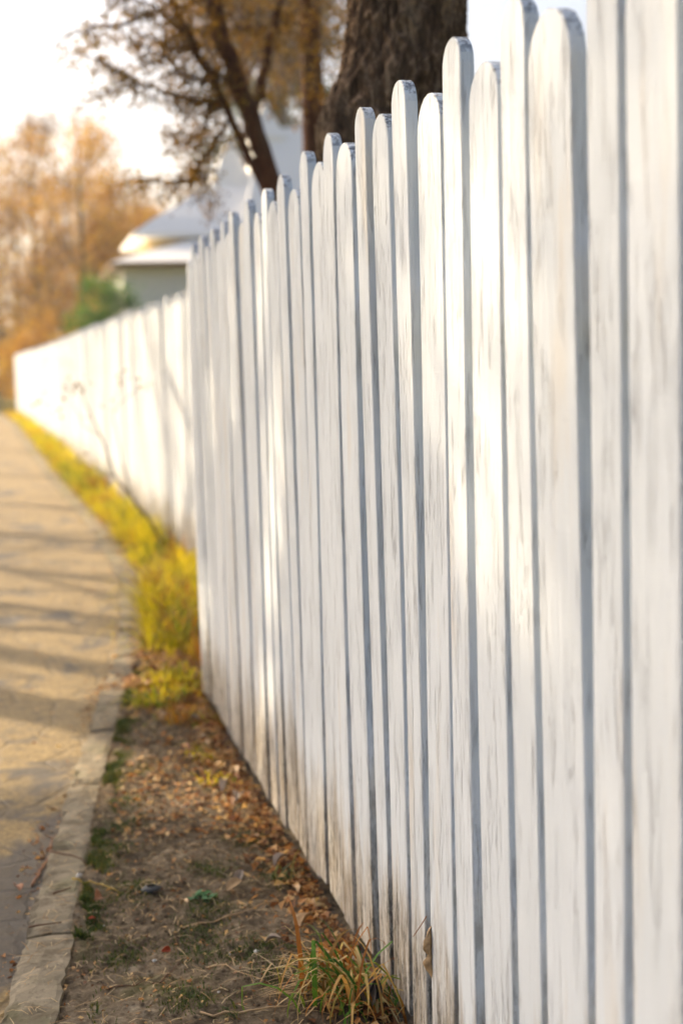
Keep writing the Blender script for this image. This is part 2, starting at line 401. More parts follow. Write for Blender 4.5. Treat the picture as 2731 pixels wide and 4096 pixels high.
MEAS = [(1.2136,1.3278),(1.3526,1.4303),(1.4609,1.5845),(1.6045,1.6864),(1.7174,1.8286),(1.8569,1.9372),(1.9736,2.091),(2.1147,2.1933),(2.2409,2.3423),(2.3595,2.4306),(2.4866,2.6043),(2.6148,2.7014),(2.7194,2.8471),(2.8745,2.9572),(2.9732,3.0872),(3.0988,3.1914),(3.2068,3.3256),(3.3389,3.4177),(3.446,3.5535),(3.5721,3.6672)]
lst = [(a, b, i % 2) for i, (a, b) in enumerate(MEAS)]       # 0 = broad short board, 1 = narrow tall board
y = lst[-1][1]+.016; k_ = 0
while y < 4.93:
    w_ = .112 if k_ % 2 == 0 else .080
    lst.append((y, y+w_, k_ % 2)); y += w_+.018; k_ += 1
lst[-1] = (lst[-1][0], lst[-1][1], lst[-1][2])
y = lst[0][0]-.018; k_ = 1
while y > -1.4:
    w_ = .112 if k_ % 2 == 0 else .080
    lst.insert(0, (y-w_, y, k_ % 2)); y -= w_+.02; k_ += 1
fence = empty('picket_fence', (.6, 4.96, 0), 'white picket fence in the foreground, its round-topped boards filling the right of the picture', 'fence', 'white picket fences')
rf = random.Random(11)
TOPADJ = {}
for i, (a, b, t) in enumerate(lst):
    h = (1.553 if t else 1.510)+rf.uniform(-.005, .005)-.012
    o = bpy.data.objects.new('picket', fixn(picket_mesh('picket', b-a, h, i+1))); COL.objects.link(o); o.parent = fence
    o.location = (rf.uniform(-.0015, .0015)-(.003 if t else 0), (a+b)/2-4.96, .012+rf.uniform(-.008, .006)+(.012 if 2.2 < a < 2.9 else 0))
    o.rotation_euler = (rf.uniform(-.0035, .0035), rf.uniform(-.002, .002), rf.uniform(-.02, .02))
def rail(parent, p0, p1, z, th=.035, hh=.09):
    p0 = Vector((*p0, z)); p1 = Vector((*p1, z+zg(p1[1])-zg(p0[1]))); d = (p1-p0); L = d.length; d.normalize(); s_ = Vector((d.y, -d.x, 0)).normalized()
    b = MB(); 
    b.add([p0, p0+s_*th, p1+s_*th, p1, p0+Vector((0,0,hh)), p0+s_*th+Vector((0,0,hh)), p1+s_*th+Vector((0,0,hh)), p1+Vector((0,0,hh))],
          [(0,3,2,1),(4,5,6,7),(0,1,5,4),(1,2,6,5),(2,3,7,6),(3,0,4,7)])
    o = b.build('rail', WOOD, parent); o.location = -parent.location; return o
XB = .6+TH+.006
for z in (.32, 1.15): rail(fence, (XB, -1.4), (XB, 4.95), z)
for yp in (-1.2, .9, 3.0, 4.9):
    b = MB(); b.box((XB+.037, yp-.045, -.3), (XB+.127, yp+.045, 1.42)); o = b.build('post', WOOD, fence); o.location = -fence.location
# return panel closing the jog at the far end of the near section
ret = empty('picket_fence', (.62, 5.0, 0), 'short white picket return joining the tall near fence to the set-back far fence', 'fence', 'white picket fences')
x = .655; k_ = 0
while x < 1.0:
    w_ = .112 if k_ % 2 == 0 else .080
    o = bpy.data.objects.new('picket', fixn(picket_mesh('picket', w_, 1.545 if k_ % 2 else 1.50, 300+k_))); COL.objects.link(o); o.parent = ret
    o.location = (x+w_/2-.62, 0, .01); o.rotation_euler = (0, 0, R(90)); x += w_+.018; k_ += 1
for z in (.32, 1.15): rail(ret, (.65, 5.024), (1.0, 5.024), z)

# far fence: follows the bend of the lane
def walk(tab, step0):
    pts = [Vector((x, y)) for y, x in tab]; out = []; seg = 0; pos = pts[0].copy(); k = 0
    d = 0.; tot = [0.]
    for a, b in zip(pts, pts[1:]): tot.append(tot[-1]+(b-a).length)
    while True:
        w_ = .112 if k % 2 == 0 else .080
        c = d+w_/2
        if c+w_ > tot[-1]: break
        for j in range(len(pts)-1):
            if c <= tot[j+1]: break
        dirv = (pts[j+1]-pts[j]).normalized(); P = pts[j]+dirv*(c-tot[j])
        out.append((P, math.atan2(dirv.y, dirv.x)-R(90), k % 2)); d += w_+.024; k += 1
    return out
ff = walk([(5.06, 1.03)]+FENCE_FAR[1:], .13)
far = empty('picket_fence', (.97, 7.92, zg(7.92)), 'long sunlit white picket fence set back beyond the near one, curving away behind the weeds', 'fence', 'white picket fences')
fm = [[fixn(picket_mesh('picket', .112, 1.500, 500+q, 6, 5)) for q in range(5)], [fixn(picket_mesh('picket', .080, 1.545, 600+q, 6, 5)) for q in range(5)]]
rest = MB(); cnt = 0
for P, an, t in ff:
    z0 = zg(P.y)+.02+rf.uniform(-.01, .01); m = rf.choice(fm[t])
    if P.y > 7.4 and cnt < 100:
        o = bpy.data.objects.new('picket', m); COL.objects.link(o); o.parent = far; cnt += 1
        o.location = (P.x-.97, P.y-7.92, z0-zg(7.92)); o.rotation_euler = (rf.uniform(-.006, .006), rf.uniform(-.004, .004), an+rf.uniform(-.03, .03))
    else:
        M = Matrix.Translation((P.x, P.y, z0)) @ Matrix.Rotation(an+rf.uniform(-.02, .02), 4, 'Z')
        rest.add([M @ vv.co for vv in m.vertices], [tuple(p.vertices) for p in m.polygons])
o = rest.build('picket', WOOD, far); o.location = -far.location; o['kind'] = 'stuff'
for (y0, x0), (y1, x1) in zip(FENCE_FAR, FENCE_FAR[1:]):
    for z in (.32, 1.15): rail(far, (x0+TH+.01, max(5.08, y0)), (x1+TH+.01, y1), z+zg(y0))
for i in range(17):
    yp = 5.3+i*2.1; xp = fence_x(yp)+.07
    b = MB(); b.box((xp, yp-.045, zg(yp)-.3), (xp+.09, yp+.045, zg(yp)+1.4)); o = b.build('post', WOOD, far); o.location = -far.location

# ------------------------------------------------------------------ the big old tree just behind the fence
def bark_tube(axis, rads, n=260, rings=620, amp=.02, seed=0, burl=None):
    mb = MB(); pts = [Vector(p) for p in axis]
    def at(t):
        s_ = t*(len(pts)-1); i = min(int(s_), len(pts)-2); u = s_-i
        return pts[i].lerp(pts[i+1], u), rads[i]+(rads[i+1]-rads[i])*u
    v = []
    for j in range(rings+1):
        t = j/rings; c, r = at(t)
        for k in range(n):
            th = 2*math.pi*k/n; d = Vector((math.cos(th), math.sin(th), 0)); q = c+d*r
            tw = th+c.z*.25
            wz = .35*noise.noise((math.cos(tw)*r*14, math.sin(tw)*r*14, c.z*9+seed)); s1 = noise.noise((math.cos(tw)*r*48+wz, math.sin(tw)*r*48, c.z*13+seed)); s2 = noise.noise((math.cos(tw)*r*110, math.sin(tw)*r*110, c.z*42+seed))
            s3 = noise.noise((math.cos(th)*2, math.sin(th)*2, c.z*1.7+seed))
            e = amp*(1-2.6*abs(s1))*.85+amp*.45*(1-2*abs(s2))+r*.10*s3
            rr = r+e
            if burl:
                for (bz, bth, ba, bw, bt) in burl:
                    dth = (th-bth+math.pi) % (2*math.pi)-math.pi
                    rr += ba*math.exp(-((c.z-bz)/bw)**2-(dth/bt)**2)*(1+.25*s1)
            v.append(c+d*rr)
    f = [(j*n+k, j*n+(k+1) % n, (j+1)*n+(k+1) % n, (j+1)*n+k) for j in range(rings) for k in range(n)]
    f.append(tuple(rings*n+k for k in range(n)))
    mb.add(v, f); return mb
def limbs(mb, p, d, L, r, depth, rg, tips, spread=.55, up=.12, n=6):
    seg = 4; pts = [Vector(p)]; rad = [r]; q = Vector(p); dd = Vector(d).normalized()
    for i in range(seg):
        dd = (dd+Vector((rg.gauss(0, .13), rg.gauss(0, .13), rg.gauss(0, .1)+up*.5))).normalized()
        q = q+dd*L/seg; pts.append(q.copy()); rad.append(r*(1-.45*(i+1)/seg))
        if depth > 0 and i >= 1:
            for _ in range(1 if i < seg-1 else 2):
                ax = dd.orthogonal().normalized(); ax = Matrix.Rotation(rg.uniform(0, 6.28), 3, dd) @ ax
                nd = (dd+ax*rg.uniform(spread*.7, spread*1.5)+Vector((0, 0, up))).normalized()
                limbs(mb, q, nd, L*rg.uniform(.55, .8), rad[-1]*.66, depth-1, rg, tips, spread, up, max(4, n-1))
    mb.tube(pts, rad, n)
    if depth <= 1: tips += pts[1:]

t = empty('old_tree', (1.11, 3.9, 0), 'massive dark rugged tree trunk with a knobbly bulge, right behind the near picket tops', 'tree')
mb = bark_tube([(1.10,3.9,-.1),(1.08,3.9,.5),(1.07,3.9,1.1),(1.085,3.9,1.6),(1.105,3.9,2.0),(1.125,3.9,2.5),(1.15,3.92,3.2),(1.25,3.98,5.8)],
               [.25,.21,.195,.178,.150,.140,.138,.12], amp=.017, seed=3.3,
               burl=[(1.78, R(195), .075, .13, .6), (1.62, R(215), .05, .12, .6), (1.9, R(260), .012, .07, .5), (1.45, R(300), .02, .1, .5)])
o = mb.build('trunk', BARK, t, smooth=True); o.location = -t.location
lb = MB(); tips = []; rg = random.Random(21)
for a in range(6):
    th = a*1.05+.3; limbs(lb, (1.25+.03*math.cos(th), 3.98, 5.6+.1*a/3), (math.cos(th)*.8, math.sin(th)*.8, 1.), 1.5, .07, 2, rg, tips)
o = lb.build('limb', BARK, t, smooth=True); o.location = -t.location
cb = MB()
for p in tips:
    for _ in range(14): cb.leaf(p+Vector((rg.gauss(0, .16), rg.gauss(0, .16), rg.gauss(0, .14))), .07, rg)
o = cb.build('crown', L_BROWN, t); o.location = -t.location

# ------------------------------------------------------------------ leaning stems with drooping boughs
def clump(mb, p, r, n, size, rg, asp=.5, flat=1.):
    for _ in range(n):
        q = Vector((rg.gauss(0, 1), rg.gauss(0, 1), rg.gauss(0, flat)))*r*.5
        mb.leaf(Vector(p)+q, size, rg, asp)
def wobble_path(pts, rg, sub=4, amp=.01):
    out = []; pts = [Vector(p) for p in pts]
    for a, b in zip(pts, pts[1:]):
        for i in range(sub): out.append(a.lerp(b, i/sub)+Vector((rg.gauss(0, amp), rg.gauss(0, amp), rg.gauss(0, amp*.5))))
    out.append(pts[-1]); return out
t = empty('leaning_tree', (1.75, 7.6, zg(7.6)), 'slender dark stems leaning left with drooping brown boughs in front of the white roof', 'tree')
rg = random.Random(31)
def taper(n, a, b): return [a+(b-a)*i/(n-1) for i in range(n)]
STEMS = [([(1.80,7.6,.0),(1.62,7.5,1.3),(1.41,7.5,1.89),(1.33,7.5,2.10),(1.15,7.5,2.50),(1.0,7.5,2.80),(.88,7.5,3.04),(.70,7.5,3.5),(.6,7.6,4.3)], .030, .014),
         ([(1.86,7.6,.0),(1.66,7.5,1.3),(1.47,7.5,1.80),(1.38,7.5,2.11),(1.24,7.5,2.56),(1.14,7.5,2.87),(1.09,7.5,3.04),(.98,7.5,3.6),(.95,7.5,4.6)], .062, .036),
         ([(1.30,7.5,2.36),(1.27,7.52,2.45),(1.34,7.55,2.61),(1.40,7.6,2.83),(1.47,7.6,3.06),(1.55,7.6,3.5),(1.6,7.6,4.3)], .034, .018)]
for pts, a, b in STEMS:
    pp = wobble_path(pts, rg, 5, .006); m = MB(); m.tube(pp, taper(len(pp), a, b), 12)
    o = m.build('stem', BARK2, t, smooth=True); o.location = -t.location
BO = [[(1.2,7.5,2.61),(1.02,7.5,2.74),(.89,7.45,2.91),(.76,7.4,2.99),(.63,7.4,3.05),(.5,7.4,3.06)],
      [(1.11,7.5,2.61),(.93,7.45,2.65),(.78,7.4,2.75),(.67,7.4,2.82)],
      [(1.15,7.5,2.5),(.97,7.4,2.52),(.79,7.35,2.56),(.66,7.3,2.58),(.5,7.3,2.51)],
      [(1.15,7.5,2.45),(1.03,7.45,2.25),(.95,7.4,2.12),(.82,7.35,2.10),(.66,7.3,2.11)],
      [(1.1,7.5,2.54),(1.03,7.6,2.40),(.94,7.6,2.32),(.84,7.6,2.38)],
      [(1.0,7.5,2.8),(.86,7.6,2.83),(.72,7.6,2.90)],
      [(1.1,7.5,2.9),(1.25,7.7,2.95),(1.45,7.8,3.0),(1.6,7.9,3.1)],
      [(.9,7.5,3.0),(1.05,7.7,3.1),(1.3,7.8,3.15)], [(.8,7.5,3.3),(.6,7.4,3.5),(.3,7.3,3.5)], [(1.,7.5,3.5),(1.4,7.5,3.8),(1.9,7.5,3.9)],
      [(.78,7.45,2.98),(.62,7.4,2.88),(.48,7.35,2.86),(.36,7.3,2.80)], [(.7,7.4,3.3),(.5,7.4,3.22),(.3,7.3,3.12)], [(.66,7.3,2.58),(.55,7.3,2.66),(.42,7.3,2.72)], [(.95,7.4,2.12),(.98,7.4,2.22),(1.04,7.4,2.0)]]
fo = MB(); bo = MB()
for pts in BO:
    pp = wobble_path(pts, rg, 5, .012); bo.tube(pp, taper(len(pp), .013, .004), 6)
    for i, p in enumerate(pp):
        u = i/len(pp)
        for _ in range(3):
            q = Vector(p)+Vector((rg.gauss(0, .045), rg.gauss(0, .09), rg.gauss(-.015, .04)))
            if rg.random() < .75: clump(fo, q, .05+.02*rg.random(), 13, .028, rg, .35)
    for i in range(2, len(pp), 2):
        e = pp[i]+Vector((rg.uniform(-.14, .08), rg.gauss(0, .08), rg.uniform(-.13, .02))); bo.tube([pp[i], (pp[i]+e)/2+Vector((0, 0, .01)), e], [.005, .004, .002], 4)
        for u in (.4, .7, 1): clump(fo, pp[i].lerp(e, u), .05, 12, .026, rg, .35)
# denser mass of foliage around the stems high up
for _ in range(520):
    x = rg.uniform(.80, 1.95); z = 2.50+abs(rg.gauss(0, .45))+max(0, (1.02-x))*1.1
    if z < 2.75 and x > 1.2 and rg.random() < .5: continue
    clump(fo, (x, 7.5+rg.gauss(0, .3), z), .06, 10, .03, rg, .4)
for _ in range(60):
    u = rg.random(); clump(fo, (.99+.05*rg.gauss(0, 1)-.05*u, 7.5+rg.gauss(0, .15), 2.15+.5*u), .05, 10, .028, rg, .4)
for _ in range(260):
    clump(fo, (rg.uniform(.2, 2.), 7.5+rg.gauss(0, .5), rg.uniform(3.3, 4.8)), .12, 12, .05, rg, .4)
o = bo.build('bough', BARK2, t); o.location = -t.location
o = fo.build('crown', L_BROWN, t); o.location = -t.location

def tree(name, label, cat, base, H, r, leafmat, seed, crown_h, crown_r, nleaf, size, bark=BARK3, group=None, lean=(0, 0), depth=3, conical=False, shell=.5, cut=0., twig=False):
    rg = random.Random(seed); t = empty(name, base, label, cat, group); B = Vector((0, 0, 0)); m = MB(); tips = []
    top = Vector((lean[0], lean[1], H))
    n = 9; pts = [B.lerp(top, i/(n-1))+Vector((rg.gauss(0, .02*H/5), rg.gauss(0, .02*H/5), -.1 if i == 0 else 0)) for i in range(n)]
    m.tube(pts, [r*(1.25 if i == 0 else 1)*(1-.85*i/(n-1)) for i in range(n)], 10)
    m.build('trunk', bark, t, smooth=True)
    bm_ = MB()
    if conical:
        for i in range(46):
            u = i/45; z = H*(.12+.86*u); th = i*2.4; L = crown_r*(1-u)*rg.uniform(.8, 1.1)+.1
            p = Vector((lean[0]*z/H, lean[1]*z/H, z)); e = p+Vector((math.cos(th)*L, math.sin(th)*L, -L*.18))
            bm_.tube([p, p.lerp(e, .5)+Vector((0, 0, L*.05)), e], [r*.3*(1-u)+.01, r*.18*(1-u)+.007, .004], 5)
            for q in range(7): tips.append(p.lerp(e, .25+.75*q/6))
    else:
        nb = 9
        for i in range(nb):
            z = crown_h+(H-crown_h)*i/nb*.8; th = i*2.4+rg.random()
            p = Vector((lean[0]*z/H, lean[1]*z/H, z)); limbs(bm_, p, (math.cos(th), math.sin(th), .9), crown_r*(1.05-.45*i/nb)*.62, r*.42*(1-.5*i/nb), depth-1, rg, tips, .6, .12, 5)
    bm_.build('limb', bark, t)
    lf = MB(); per = max(1, int(nleaf/max(1, len(tips))))
    for p in tips:
        if rg.random() < cut: continue
        k = int(per*rg.uniform(.3, 1.7)); s_ = crown_r*(.10 if not conical else .07)
        for _ in range(k): lf.leaf(p+Vector((rg.gauss(0, s_), rg.gauss(0, s_), rg.gauss(0, s_*.8))), size, rg, .5)
    if lf.f: lf.build('crown', leafmat, t)
    return t
# straight brown trunk and the trees behind it
tt = tree('brown_trunk_tree', 'straight smooth brown trunk between the leaning stems and the massive old trunk', 'tree', (2.05, 9, zg(9)), 6.5, .115, L_BROWN, 41, 3.6, 1.8, 5000, .06, BARK2, lean=(-.25, 0))
tree('conifer_tree', 'dark green conifer with yellowing sprays rising behind the house and the straight brown trunk', 'tree', (7.9, 41, zg(41)), 17, .26, L_CONIFER, 42, 1, 3.6, 42000, .17, BARK3, conical=True)
tree('conifer_tree', 'tall green conifer standing behind the old trunk and picket tops', 'tree', (11.4, 44, zg(44)), 14, .24, L_CONIFER, 43, 1, 3.4, 22000, .18, BARK3, conical=True)
tree('autumn_tree', 'rusty orange tree glowing above the white roof behind the leaning stems', 'tree', (6.3, 38, zg(38)), 14.5, .22, L_BROWN, 44, 7.2, 3.4, 19000, .17, BARK2)

# ------------------------------------------------------------------ house with flared white roofs
H0 = Vector((4.6, 31.5, zg(30)))
hs = empty('house', H0, 'pale house with flared white metal roofs in two tiers above the far fence', 'house')
def part(name, mb, mat, parent=None, smooth=False):
    o = mb.build(name, mat, parent or hs, smooth)
    if parent is None: o.location = -H0
    return o
def box_part(name, a, b, mat, parent=None):
    m = MB(); m.box(a, b); return part(name, m, mat, parent)
def flare(cx, cy, hx, hy, z0, zt, rx, pw, n=12, thick=.09, tx=.02, ty=.02, prof=None):
    m = MB(); v = []
    lev = []
    for i in range(n+1):
        u = i/n; s_ = (1-u)**pw; z = z0+(zt-z0)*u
        if prof: s_ = interp(prof, u)
        lev.append((tx+(hx-tx)*s_, ty+(hy-ty)*s_, z))
    for a, b, z in lev: v += [(cx-a, cy-b, z), (cx+a, cy-b, z), (cx+a, cy+b, z), (cx-a, cy+b, z)]
    f = [(i*4+k, i*4+(k+1) % 4, (i+1)*4+(k+1) % 4, (i+1)*4+k) for i in range(n) for k in range(4)]
    f.append((n*4, n*4+1, n*4+2, n*4+3))
    m.add(v, f); m.box((cx-hx, cy-hy, z0-thick), (cx+hx, cy+hy, z0-.002)); return m
# lower wing
box_part('wall', (2.30, 29.6, zg(30)-.2), (9.2, 34.0, 3.38), M_WALL)
lr = MB(); e0, e1, z0, z1 = 2.0, 9.4, 3.50, 4.15
lr.add([(2.0,29.2,3.47),(9.5,29.2,3.47),(9.5,34.3,3.47),(2.0,34.3,3.47),(4.1,30.7,4.12),(9.3,30.7,4.12),(9.3,33,4.12),(4.1,33,4.12)],
       [(0,1,5,4),(1,2,6,5),(2,3,7,6),(3,0,4,7),(4,5,6,7),(3,2,1,0)])
part('roof', lr, M_ROOF)
fb = MB(); fb.box((2.06,29.25,3.38),(9.45,29.30,3.466)); fb.box((2.06,29.30,3.38),(2.11,34.2,3.466)); part('fascia', fb, M_FASC)
win = box_part('window', (3.0,29.57,1.2),(3.9,29.62,2.2), M_GLASS)
# upper tier
box_part('wall', (2.95, 30.75, 3.9), (8.8, 33.6, 4.14), M_YWALL)
o = part('roof', flare(4.95, 32.1, 2.37, 1.75, 4.16, 6.36, 0, 2.7, n=40, prof=[(0,1),(.17,.77),(.31,.54),(.44,.37),(.52,.20),(.70,.13),(.85,.07),(1,.008)]), M_ROOF)
rr = MB()
rr.add([(4.9,30.45,4.17),(8.3,30.45,4.17),(8.3,33.9,4.17),(4.9,33.9,4.17),(5.68,31.9,6.58),(7.02,31.9,6.68),(7.02,32.4,6.68),(5.68,32.4,6.58)],
       [(0,1,5,4),(1,2,6,5),(2,3,7,6),(3,0,4,7),(4,5,6,7),(3,2,1,0)]); part('roof', rr, M_ROOF)
part('spire', flare(5.79, 32.1, .40, .40, 6.4, 7.25, 0, 1.3, tx=.03, ty=.03), M_ROOF)

# ------------------------------------------------------------------ bushes and the wood at the end of the lane
def bush(name, label, c, rx, rz, n, size, mat, seed, group=None, twigs=60, base_z=None):
    rg = random.Random(seed); bz = zg(c[1]) if base_z is None else base_z
    t = empty(name, (c[0], c[1], bz), label, 'bush', group); st = MB(); lf = MB()
    for i in range(twigs):
        th = rg.uniform(0, 6.28); u = rg.random()**.5; hz = rz*2*rg.uniform(.5, 1)*(1-.4*u)
        e = Vector((math.cos(th)*rx*u, math.sin(th)*rx*u, hz)); mid = e*.5+Vector((rg.gauss(0, .05), rg.gauss(0, .05), 0))
        st.tube([(rg.gauss(0, .05), rg.gauss(0, .05), -.05), mid, e], [.018, .011, .004], 4)
    for _ in range(n//24):
        d = Vector((rg.gauss(0, 1), rg.gauss(0, 1), rg.gauss(0, 1))).normalized()*(rg.random()**.4)
        p = Vector((d.x*rx, d.y*rx, rz+d.z*rz)); p += Vector((noise.noise(p*2+Vector((seed, 0, 0))), noise.noise(p*2+Vector((0, seed, 0))), noise.noise(p*2)))*rx*.25
        for _ in range(24): lf.leaf(p+Vector((rg.gauss(0, rx*.12), rg.gauss(0, rx*.12), rg.gauss(0, rx*.1))), size, rg, .55)
    st.build('stem', BARK3, t); lf.build('foliage', mat, t); return t
bush('round_bush', 'round dark green bush showing over the far fence below the lower white roof', (1.83, 28, 0), .84, 1.44, 20000, .06, L_GREEN, 51)
# orange shrubs and thin trees
specs = [(3.0,53,7.6,2.8,9000,L_ORANGE,'russet tree behind the others, left of the house roof'),(.3,55,8.,2.8,9000,L_TWIG,'hazy brown twiggy tree rising behind the amber ones'),(2.9,46,5.6,2.,12000,L_ORANGE,'short dense orange tree directly behind the round green bush'),
         (2.2,44,9.2,2.6,12000,L_ORANGE,'tall orange-leaved tree with bare twiggy top behind the green bush'),
         (.9,49,10.5,2.5,9000,L_TWIG,'slender amber tree reaching into the pale sky at far left'),
         (-1.2,47,9.0,2.6,9000,L_ORANGE,'golden tree at the bend of the lane, at the left edge'),
         (4.4,50,6.6,2.3,16000,L_ORANGE,'low rusty tree peeping left of the two-tier roof'),
         (-3.8,52,8.0,2.8,8000,L_TWIG,'thin-leaved brown tree beyond the bend of the lane'),
         (-7.5,54,8.5,3.,8000,L_ORANGE,'wide amber tree far left beyond the bend'),
         (7.5,56,8.0,3.,8000,L_TWIG,'faint brown tree standing behind the house'),
         (12.,55,9.,3.2,8000,L_ORANGE,'broad orange tree to the right behind the house')]
for i, (x, y, H, cr, n, mt, lab) in enumerate(specs):
    tree('autumn_tree', lab, 'tree', (x, y, zg(y)), H, .13, mt, 60+i, .6, cr*1.1, n, .12, BARK3, 'autumn trees at the end of the lane', depth=4, cut=.15)
for i, (x, y, rx, rz, mt, lab) in enumerate([(.8,41.5,1.3,1.35,L_ORANGE,'orange shrub spilling over the far end of the fence'),(2.6,40,1.2,1.5,L_ORANGE,'rust coloured shrub left of the round green bush'),
        (-.9,50,1.6,1.5,L_BROWN,'dark brown shrub at the end of the fence beside the lane'),(-2.9,46,1.6,1.2,L_BROWN,'low brown shrub on the outer side of the bend')]):
    bush('autumn_shrub', lab, (x, y, 0), rx, rz, 7000, .09, mt, 80+i, 'autumn shrubs at the end of the lane')
fw = MB(); rg = random.Random(77)
for _ in range(900):
    x = rg.uniform(-60, 45); y = rg.uniform(62, 80); h = 3+3.5*abs(noise.noise((x*.09, y*.09, 0)))+rg.random()*2.
    fw.tube([(x, y, zg(60)-.1), (x+rg.gauss(0, .3), y, zg(60)+h)], [.05, .01], 4)
    for _ in range(26): fw.leaf(Vector((x+rg.gauss(0, .8), y+rg.gauss(0, .6), zg(60)+h*rg.uniform(.15, 1.))), .34, rg)
tag(fw.build('far_wood', L_TWIG), 'hazy brown woodland behind the autumn trees', 'woodland', kind='stuff')

# ------------------------------------------------------------------ trees on the left side of the lane (they cast the shade)
def shade_tree(label, base, H, r, seed, clumps, nb=7, extra=None):
    rg = random.Random(seed); t = empty('lane_tree', base, label, 'tree', 'trees along the left side of the lane'); B = Vector(base)
    m = MB(); pts = [Vector((rg.gauss(0, .02), rg.gauss(0, .02), H*i/8-(.1 if i == 0 else 0))) for i in range(9)]
    m.tube(pts, [r*(1.2 if i == 0 else 1-.09*i) for i in range(9)], 12); m.build('trunk', BARK3, t, smooth=True)
    bm_ = MB(); tips = []
    for i in range(nb):
        th = i*2.4; z = H*(.45+.5*i/nb); limbs(bm_, (0, 0, z), (math.cos(th), math.sin(th), .7), 1.5, r*.3, 2, rg, tips)
    lf = MB()
    for p in tips:
        if rg.random() < (.3 if p.z+B.z > 6.5 else .05):
            for _ in range(5): lf.leaf(p+Vector((rg.gauss(0, .15), rg.gauss(0, .15), rg.gauss(0, .12))), .09, rg)
    for q_ in (extra or []):
        for _ in range(7): lf.leaf(Vector(q_)-B+Vector((rg.gauss(0, .03), rg.gauss(0, .03), rg.gauss(0, .03))), .055, rg)
        if rg.random() < .03:
            e = Vector(q_)-B; a = Vector((0, 0, H*.45)); bm_.tube([a, a.lerp(e, .5)+Vector((0, 0, .2)), e], [.035, .02, .006], 5)
    for (y0, z0, y1, z1, n, rad) in clumps:
        for _ in range(n):
            u = rg.random(); p = Vector((-3.45-B.x+rg.gauss(0, .35), y0+(y1-y0)*u-B.y+rg.gauss(0, rad), z0+(z1-z0)*rg.random()-B.z))
            for _ in range(9): lf.leaf(p+Vector((rg.gauss(0, .07), rg.gauss(0, .07), rg.gauss(0, .05))), .07, rg)
        for k in range(5):
            a = Vector((0, 0, H*.5)); e = Vector((-3.45-B.x+rg.gauss(0, .3), rg.uniform(y0, y1)-B.y, (z0+z1)/2-B.z+rg.gauss(0, .2)))
            bm_.tube([a, a.lerp(e, .5)+Vector((0, 0, .25)), e], [.05, .03, .01], 6)
    bm_.build('limb', BARK3, t); lf.build('crown', L_BROWN, t); return t
SHADE_CLUMPS = []  # added leaf clumps, set along the sun to streak the near fence with shade
rn = random.Random(515)
for _ in range(3400):
    y = rn.uniform(3.05, 5.0); z = rn.uniform(0, 1.6)
    g = noise.noise((y*3.4+z*1.2, z*.45, 3.3))
    if g > .02+.25*sstep(3.5, 3.1, y)*sstep(.2, .4, z) or (z < .26 and y < 4.4 and rn.random() < .9): continue
    SHADE_CLUMPS.append(Vector((.6, y, z))+sd*rn.uniform(6.2, 7.6))
for i, (yg, r, H) in enumerate([(4.95,.21,8),(5.85,.18,7),(7.05,.12,6.5),(8.4,.15,6.5),(10.2,.19,7.5),(12.6,.14,7),(16,.14,8),(21,.13,8),(27,.15,8)]):
    shade_tree('%s bare tree in the row left of the lane' % ['first','second','third','fourth','fifth','sixth','seventh','eighth','last'][i], (-3.6-.5*(i % 2), yg+4.61+.64*(i % 2), zg(yg+4.6)), H, r, 110+i, [], 6, SHADE_CLUMPS if i == 0 else None)
# added unseen tree: crown shaped along the sun to shade near paving and fence
def added_shade_tree():
    rg = random.Random(95); base = Vector((-6.6, 10.2, 0)); t = empty('added_shade_tree', base, 'unseen broad leafy tree left of the lane, added to shade the near paving and fence', 'tree')
    m = MB(); m.tube([(0, 0, -.1), (.05, 0, 2), (-.05, .05, 4.2), (.1, 0, 6.), (.1, 0, 8)], [.3, .24, .2, .14, .06], 14); m.build('trunk', BARK3, t, smooth=True)
    lf = MB(); bm_ = MB(); tips = []
    def cl(P, n, spread, s_):
        q = Vector(P)+sd*rg.uniform(10.0, 12.8)-base
        for _ in range(n): lf.leaf(q+Vector((rg.gauss(0, spread), rg.gauss(0, spread), rg.gauss(0, spread))), s_, rg)
        if rg.random() < .05: tips.append(q)
    for _ in range(2300):                               # over the paving and verge
        x = rg.uniform(-1.6, .56); yend = 3.95-.45*max(0, x)/.33 if x < .33 else 3.5-1.3*(x-.33)
        y = rg.uniform(-1.0, yend)
        if noise.noise((x*2.5, y*1.6, 11)) > .42 or (x > .40 and 2.2 < y < 2.6 and rg.random() < .75): continue
        cl((x, y, 0), 9, .055, .085)
    for _ in range(2400):                               # over the near fence
        y = rg.uniform(.6, 3.15); z = rg.uniform(0, 1.75)
        zhi = .55+(.25*(y-1.2)/.7 if y < 1.9 else .25+.75*(y-1.9)/1.2)
        if y > 3.1: zhi = 1.8
        zlo = .30 if 2.15 < y < 4.3 else 0.
        keep = 1. if zlo < z < zhi+.12*noise.noise((y*3, z*3, 1)) else ((.62 if noise.noise((y*1.5+z*.5, z*.7, 31)) < -.03 else .10) if z > zhi else .12)
        if y > 3.3 and noise.noise((y*3.2+z*.9, z*.55, 7)) > .18: keep *= .12
        if rg.random() > keep: continue
        cl((.6, y, z), 9 if keep > .9 else 5, .05, .08)
    for q in tips:
        a = Vector((.05, 0, rg.uniform(3.2, 7))); bm_.tube([a, a.lerp(q, .5)+Vector((0, 0, .12*(q-a).length)), q], [.045, .025, .006], 5)
    bm_.build('limb', BARK3, t); lf.build('crown', L_BROWN, t)
added_shade_tree()

